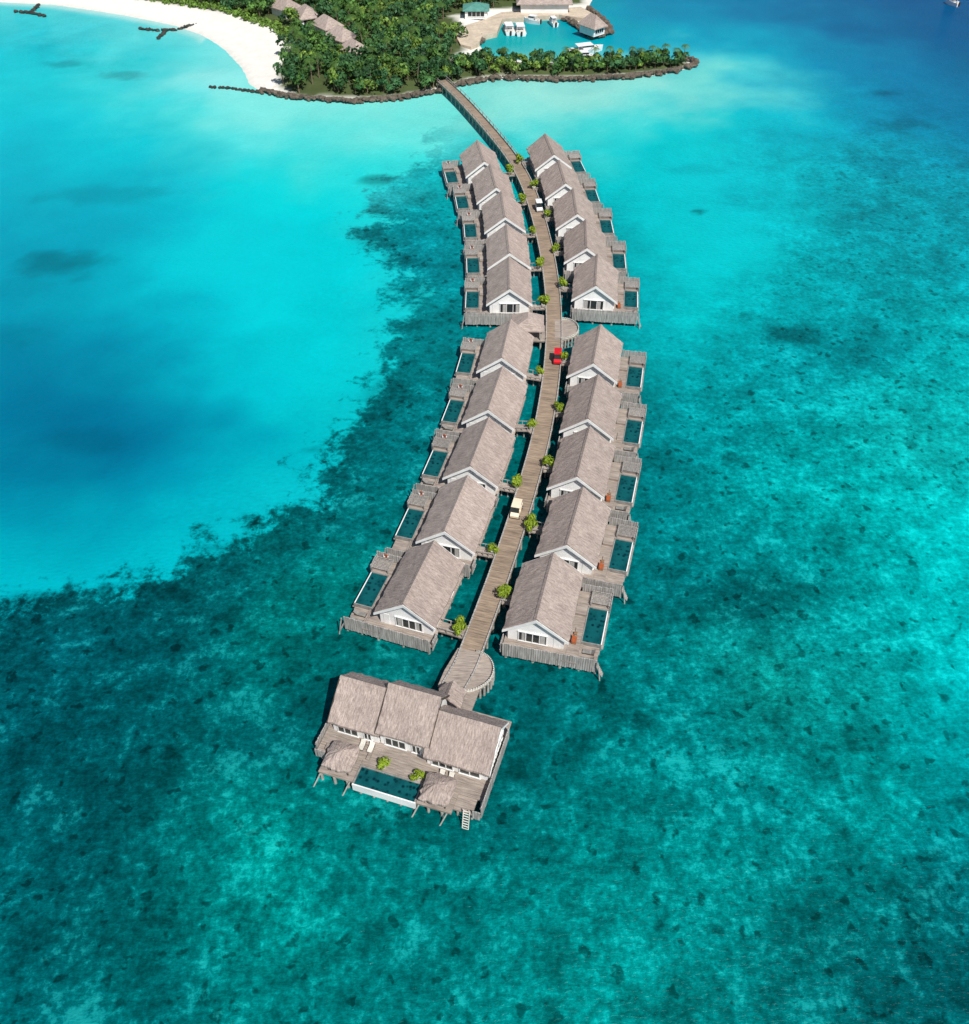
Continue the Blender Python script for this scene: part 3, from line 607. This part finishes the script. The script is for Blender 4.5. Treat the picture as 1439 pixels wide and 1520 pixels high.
for x,y in((-2.4,-7.2),(1.9,-7.3)):
    ob("planter_leaves",SH[0 if x<0 else 2],E,loc=(x,y,2.1),scale=(.75,.7,.7)); ob("planter",POT,E,loc=(x,y,2.0))

# ------------------------------------------------------------------ golf carts
def cart(body,px,py,dirsign=1,roofm=None):
    p=Vector(sv(px,py,2.6)); i=nearW(p); t=(W[min(i+1,len(W)-1)]-W[i-1]).normalized(); 
    e=ob("golf_cart",None,loc=(p.x,p.y,2.0),rz=math.atan2(-t.x,t.y)+(0 if dirsign>0 else math.pi))
    m=MB()
    prof=[(-1.5,.35),(1.45,.35),(1.5,.75),(1.0,1.0),(.55,.95),(.5,.5),(-.2,.5),(-.25,.85),(-1.4,.9),(-1.5,.7)]
    for s in(-1,1):
        q=[(s*.62,y,z) for y,z in prof]
        for ids in((0,1,2,3,4,5),(0,5,6),(0,6,7,8,9)): f=[q[k] for k in ids]; m.quad(f[::s],0)
    n=len(prof)
    for k in range(n): j=(k+1)%n; m.quad([(-.62,*prof[k]),(.62,*prof[k]),(.62,*prof[j]),(-.62,*prof[j])][::-1],0)
    m.box(-.55,.55,-.75,-.3,.86,1.0,1); m.box(-.55,.55,-.85,-.75,.9,1.4,1); m.box(-.55,.55,-1.35,-.9,.91,1.02,1)
    m.box(-.64,.64,-1.0,.9,1.92,2.0,3)
    for x in(-.55,.55):
        for y0,y1 in((1.0,.85),(-.85,-.85)): m.beam((x,y0,.85),(x,y1,1.93),.03,2)
    m.quad([(-.55,1.0,1.0),(.55,1.0,1.0),(.55,.86,1.85),(-.55,.86,1.85)],4)
    m.beam((-.3,.6,.9),(-.3,.35,1.25),.03,2); m.beam((-.3,.33,1.22),(-.3,.37,1.28),.17,2,10)
    ob("body",m.mesh("body",[body,M_cush,M_blk,roofm or body,M_glass]),e)
    for x in(-.6,.6):
        for y in(-1.05,1.05):
            m=MB(); m.beam((x-.1,y,.26),(x+.1,y,.26),.26,0,14); m.beam((x-.11,y,.26),(x+.11,y,.26),.12,1,10); ob("wheel",m.mesh("wheel",[M_blk,M_white]),e)
    return e
cart(M_red,828,531,-1); cart(M_cream,767,757,-1); cart(M_white,800,307,-1)

# ------------------------------------------------------------------ island: rocks
def rocks(name,pxs,width,density,r0,r1,zoff=.3,mat=None):
    pts=[Vector(sv(*p)) for p in pxs]; m=MB()
    phi=(1+5**.5)/2
    iv=[Vector(v).normalized() for v in((-1,phi,0),(1,phi,0),(-1,-phi,0),(1,-phi,0),(0,-1,phi),(0,1,phi),(0,-1,-phi),(0,1,-phi),(phi,0,-1),(phi,0,1),(-phi,0,-1),(-phi,0,1))]
    it=[(0,11,5),(0,5,1),(0,1,7),(0,7,10),(0,10,11),(1,5,9),(5,11,4),(11,10,2),(10,7,6),(7,1,8),(3,9,4),(3,4,2),(3,2,6),(3,6,8),(3,8,9),(4,9,5),(2,4,11),(6,2,10),(8,6,7),(9,8,1)]
    for a,b_ in zip(pts[:-1],pts[1:]):
        L=(b_-a).length; t=(b_-a)/L; n_=Vector((-t.y,t.x))
        for k in range(int(L*density)):
            o=random.gauss(0,.4); o=max(-1,min(1,o)); c=a+t*U(0,L)+n_*o*width; r=U(r0,r1); base=len(m.v); sc=Vector((U(.8,1.3),U(.8,1.3),U(.6,.9)))
            z=zoff+(1-abs(o))*.7
            rot=Matrix.Rotation(U(0,6),3,'Z')@Matrix.Rotation(U(0,3),3,'X')
            for v in iv: q=rot@(v*r*U(.8,1.15)); m.v.append((c.x+q.x*sc.x,c.y+q.y*sc.y,z+q.z*sc.z))
            for f in it: m.f.append(tuple(base+i for i in f)); m.m.append(0)
    ob(name,m.mesh(name,[mat or M_rock]))
rocks("rock_breakwater",[(388,137),(410,142),(440,147),(520,153),(590,148),(655,138),(690,125),(740,118),(830,121),(930,117),(1000,108),(1030,99),(1034,94),(1018,89)],1.1,6,.4,.8)
rocks("rock_groyne",[(312,130),(345,132),(392,139)],.5,5,.35,.6,-.3,M_wrock)
rocks("rock_groyne",[(208,44),(235,46),(262,45),(292,37)],.6,5,.35,.65,-.2,M_wrock)
rocks("rock_groyne",[(235,58),(248,46)],.5,5,.3,.6,-.2,M_wrock)
rocks("rock_groyne",[(22,18),(45,20),(68,25)],.6,5,.35,.65,-.2,M_wrock)
rocks("rock_groyne",[(45,20),(58,8)],.5,5,.3,.6,-.2,M_wrock)
rocks("rock_jetty",[(838,28),(858,41),(885,57),(904,51),(902,40),(886,24),(872,14)],1.3,5,.5,.9)
rocks("harbour_edge_rocks",[(712,68),(716,55)],1.0,3,.4,.8)

# ------------------------------------------------------------------ island trees
def poisson(poly,step,marg=0):
    a=np.array(poly); xs=np.arange(a[:,0].min(),a[:,0].max(),step); ys=np.arange(a[:,1].min(),a[:,1].max(),step); gx_,gy_=np.meshgrid(xs,ys)
    gx_=gx_+np.random.uniform(-.45,.45,gx_.shape)*step; gy_=gy_+np.random.uniform(-.45,.45,gy_.shape)*step
    s=sdf(poly,gx_,gy_); k=s>marg; return list(zip(gx_[k],gy_[k]))
cot_px=[(424,10),(456,22),(486,37),(506,54),(527,74),(470,-8),(440,-24),(385,-12),(340,-26)]
cots=[Vector(sv(x,y,3.5)) for x,y in cot_px]
blds=[Vector(sv(707,14,3)),Vector(sv(810,4,3)),Vector(sv(765,3,3)),Vector(sv(680,45,1))]
def clear(x,y,hr=1):
    p=Vector((x,y))
    for q in cots: 
        if (p-q).length<4.4: return False
        if abs(p.x-q.x)<3.5 and 0<q.y-p.y<7: return False
    for q in blds:
        if (p-q).length<7: return False
    return True
LV=[];LC=[]
def crown(x,y,r,h,z0,base,n):
    k=random.randint(4,7); subs=np.stack([np.random.uniform(-.55,.55,k)*r*1.2,np.random.uniform(-.55,.55,k)*r*1.2,np.random.uniform(.35,.85,k)*h,np.random.uniform(.38,.62,k)*r],1)
    sh=np.random.uniform(.6,1.4,k)
    id_=np.random.randint(0,k,n); d_=np.random.normal(size=(n,3)); d_/=np.linalg.norm(d_,axis=1)[:,None]; d_[:,2]=np.abs(d_[:,2])*1.0-.25*(np.random.rand(n)<.3)
    c=subs[id_,:3]+d_*subs[id_,3:4]*np.random.uniform(.75,1.05,(n,1)); c+=np.array([x,y,z0])
    nr=d_+np.random.normal(size=(n,3))*.55; nr/=np.linalg.norm(nr,axis=1)[:,None]
    t=np.cross(nr,np.random.normal(size=(n,3))); t/=np.linalg.norm(t,axis=1)[:,None]; u=np.cross(nr,t); s=np.random.uniform(.25,.55,(n,1))
    q=np.stack([c-t*s*1.3,c-u*s*.8,c+t*s*1.3,c+u*s*.8],1)
    kk=(sh[id_]*np.random.uniform(.7,1.3,n))[:,None]*np.array(base)
    LV.append(q.reshape(-1,3)); LC.append(np.repeat(np.concatenate([kk,np.ones((n,1))],1),4,0))
greens=[(.065,.16,.045),(.10,.21,.045),(.045,.12,.045),(.17,.27,.05),(.055,.15,.055),(.05,.13,.04)]
tr=MB(); palms=[]
for (x,y) in poisson(green,3.7,1.0):
    if not clear(x,y): continue
    if y>470 and R()<.4: continue
    sg_=R(); px_open=fbm(np.array([x/16]),np.array([y/16]),8)[0]
    if px_open>.3 and y>300: 
        if R()<.7: crown(x,y,1.5,1.3,1.0,(.18,.28,.05),30)
        continue
    if sg_<.08 : palms.append((x,y)); continue
    h=U(3.0,6.8); r=U(2.0,3.4); g=greens[random.randrange(6)]
    crown(x,y,r,h,.9,g,150); tr.beam((x,y,.3),(x+U(-.4,.4),y,h*.7),.2,0,5,.1)
for (x,y) in poisson(penin,2.8,.2):
    h=U(1.8,4.2); crown(x,y,U(1.4,2.3),h,.7,greens[random.randrange(6)],100); tr.beam((x,y,.3),(x,y,h*.7),.15,0,5,.08)
for a,b_ in zip([(160,-4),(270,12),(335,24),(400,44)],[(270,12),(335,24),(400,44),(432,68)]):
    A=Vector(sv(*a));B_=Vector(sv(*b_)); n=int((B_-A).length/1.3)
    for k in range(n): q=A+(B_-A)*(k/n); crown(q.x+U(-1,1),q.y+U(-1.5,2.5),U(1.2,2.2),U(1.0,2.2),.8,(.15,.26,.045),45)
V=np.concatenate(LV); Cc=np.concatenate(LC); nq=len(V)//4
me=bpy.data.meshes.new("island_trees"); me.vertices.add(len(V)); me.vertices.foreach_set("co",V.astype(np.float32).ravel())
me.loops.add(len(V)); me.loops.foreach_set("vertex_index",np.arange(len(V),dtype=np.int32)); me.polygons.add(nq); me.polygons.foreach_set("loop_start",np.arange(0,len(V),4,dtype=np.int32)); me.polygons.foreach_set("loop_total",np.full(nq,4,dtype=np.int32))
me.update(calc_edges=True); a=me.color_attributes.new("Col",'FLOAT_COLOR','POINT'); a.data.foreach_set("color",Cc.astype(np.float32).ravel()); me.materials.append(M_leaf)
it_=ob("island_trees",None); ob("leaves",me,it_); ob("trunks",tr.mesh("trunks",[M_trunk]),it_)
def palm_mesh(seed):
    rr=random.Random(seed); H=rr.uniform(6,8); bx=rr.uniform(-1.2,1.2); m=MB()
    tm=MB()
    for i in range(6):
        t0=i/6;t1=(i+1)/6; tm.beam((bx*t0*t0,0,H*t0),(bx*t1*t1,0,H*t1),.2-.1*t0,0,6,.2-.1*t1)
    top=Vector((bx,0,H)); n=15
    for k in range(n):
        az=2*math.pi*k/n+rr.uniform(-.2,.2); up=rr.uniform(.1,.9); L=rr.uniform(2.2,3.2); dv=Vector((math.cos(az),math.sin(az),0)); sd=Vector((-dv.y,dv.x,0)); g=rr.uniform(.6,1.4); cc=(.085*g,.17*g,.035*g,1)
        P_=[top+dv*L*t*(1-.15*t)+Vector((0,0,up*L*.6*t-1.0*L*t*t*.75)) for t in [i/9 for i in range(10)]]
        for i in range(9):
            wl=(.8*math.sin(math.pi*(i+1.2)/11))*.8
            for s in(-1,1): 
                a=P_[i];b_=P_[i+1]; m.quad([a,a.lerp(b_,.45),a.lerp(b_,.95)+sd*s*wl+Vector((0,0,-.35*wl)),a.lerp(b_,.65)+sd*s*wl+Vector((0,0,-.35*wl))],0,cc)
    return m.mesh("fronds",[M_leaf]),tm.mesh("trunk",[M_trunk])
PM=[palm_mesh(i) for i in range(4)]
ext=[(sv(x,y),.62) for x,y in [(935,100),(950,98),(965,98),(982,97),(1002,98),(1014,96),(880,101),(905,100),(722,102),(752,102),(838,101),(790,103)]]+[(sv(x,y),.9) for x,y in [(600,60),(620,50),(650,45),(590,40),(570,30),(640,30),(600,20),(560,50),(450,80),(440,110),(660,20),(540,25),(615,75),(630,62)]]
for (x,y),s in [(p,U(.75,1.0)) for p in palms]+ext:
    k=random.randrange(4); e=ob("palm_tree",None,loc=(x,y,.8),rz=U(0,6.28)); e.scale=(s,s,s); ob("fronds",PM[k][0],e); ob("trunk",PM[k][1],e)
m=MB(); hip_roof(m,3.5,4.3,3.2,5.9,1.4); CR=m.mesh("thatched_roof",[M_th]); m=MB(); m.box(-2.9,2.9,-3.6,3.6,.5,3.0); CW=m.mesh("walls",[M_wall]); m=MB(); window(m,-2.2,2.2,1.3,2.7,-3.6,0,1,4); window(m,-2.2,2.2,1.3,2.7,2.9,0,1,3,sgn=1,axis='x'); CN=m.mesh("windows",[M_trim,M_glass])
for q in cots:
    e=ob("beach_cottage",None,loc=(q.x,q.y,.5),rz=U(.4,.9)); ob("thatched_roof",CR,e); ob("walls",CW,e); ob("windows",CN,e)
M_grn=mk("green_metal_roof",L3(70,130,120),L3(95,150,138),1)
M_paver=mk("coral_paving",L3(180,164,144),L3(206,190,170),1)
x,y=sv(707,10,4); e=ob("harbour_office",None,loc=(x,y,0.8)); m=MB(); hip_roof(m,4.2,3.4,3.1,4.6,.4); ob("metal_roof",m.mesh("metal_roof",[M_grn]),e); ob("walls",CW,e,scale=(1.2,.8,1)); ob("windows",CN,e,scale=(1.2,.8,1))
x,y=sv(808,0,4); e=ob("harbour_restaurant",None,loc=(x,y,.8),rz=math.pi/2); m=MB(); hip_roof(m,5,9,3.4,7.2,5); ob("thatched_roof",m.mesh("thatched_roof",[M_thy]),e); ob("walls",CW,e,scale=(1.4,2.1,1)); ob("windows",CN,e,scale=(1.4,2.1,1))
x,y=sv(880,34,4); e=ob("jetty_hut",None,loc=(x,y,.8),rz=.7); m=MB(); hip_roof(m,2.9,3.8,2.8,5.8,1.2); ob("thatched_roof",m.mesh("thatched_roof",[M_th]),e); ob("walls",CW,e,scale=(.8,.85,.85)); ob("windows",CN,e,scale=(.8,.85,.85))
pq=[sv(x,y,1.35) for x,y in [(676,52),(690,38),(716,30),(745,18),(862,10),(880,20),(872,28),(830,22),(746,28),(738,48),(716,53),(712,62),(700,70),(684,66)]]
m=MB(); m.quad([(x,y,1.45) for x,y in pq][::-1]); 
for i in range(len(pq)): a=pq[i];b_=pq[(i+1)%len(pq)]; m.quad([(a[0],a[1],.0),(a[0],a[1],1.45),(b_[0],b_[1],1.45),(b_[0],b_[1],.0)])
ob("quay_pavement",m.mesh("quay_pavement",[M_paver]))
def boat(px,py,L,Wd,rz,cabin=1):
    x,y=sv(px,py,.8); e=ob("motor_yacht" if L>10 else "speedboat",None,loc=(x,y,0),rz=rz); m=MB(); st=9
    rings=[]
    for i in range(st):
        t=i/(st-1); wd=Wd/2*(1 if t<.5 else math.cos((t-.5)/.5*math.pi/2)**.7 if t<1 else 0.02); yy=-L/2+L*t; zz=1.1+.5*t*t
        rings.append([(-wd,yy,zz),(-wd*.75,yy-.2*t,-.2),(wd*.75,yy-.2*t,-.2),(wd,yy,zz)])
    for a,b_ in zip(rings[:-1],rings[1:]):
        for k in range(3): m.quad([a[k],a[k+1],b_[k+1],b_[k]][::-1],0)
        m.quad([(a[0][0]*.92,a[0][1],a[0][2]-.12),(b_[0][0]*.92,b_[0][1],b_[0][2]-.12),(b_[3][0]*.92,b_[3][1],b_[3][2]-.12),(a[3][0]*.92,a[3][1],a[3][2]-.12)][::-1],2)
    m.quad(rings[0],0)
    ob("hull",m.mesh("hull",[M_white,M_glass,M_cush]),e)
    m=MB(); cw=Wd*.36; m.box(-cw,cw,-L*.12,L*.2,1.1,1.7,0); m.box(-cw*.97,cw*.97,-L*.11,L*.19,1.702,2.2,1); m.box(-cw*1.1,cw*1.1,-L*.28,L*.17,2.202,2.35,0)
    for s in(-1,1): m.beam((s*cw,-L*.26,1.0),(s*cw,-L*.26,2.2),.05)
    m.quad([(-cw,L*.2,1.15),(cw,L*.2,1.15),(cw*.7,L*.34,1.35),(-cw*.7,L*.34,1.35)],1)
    m.box(-.25,.25,-L/2-.4,-L/2-.02,.2,1.4,3); m.box(-cw*.8,cw*.8,-L*.42,-L*.34,1.0,1.45,2)
    ob("cabin",m.mesh("cabin",[M_white,M_glass,M_cush,M_blk]),e)
boat(755,42,8.5,3.2,.15); boat(772,43,8.5,3.2,.1); boat(870,73,11,3.4,-1.25); boat(821,32,5.5,2,.3); boat(790,30,5.5,2,1.2); boat(868,84,6,2.2,-1.45); boat(1414,3,5,1.8,.6)
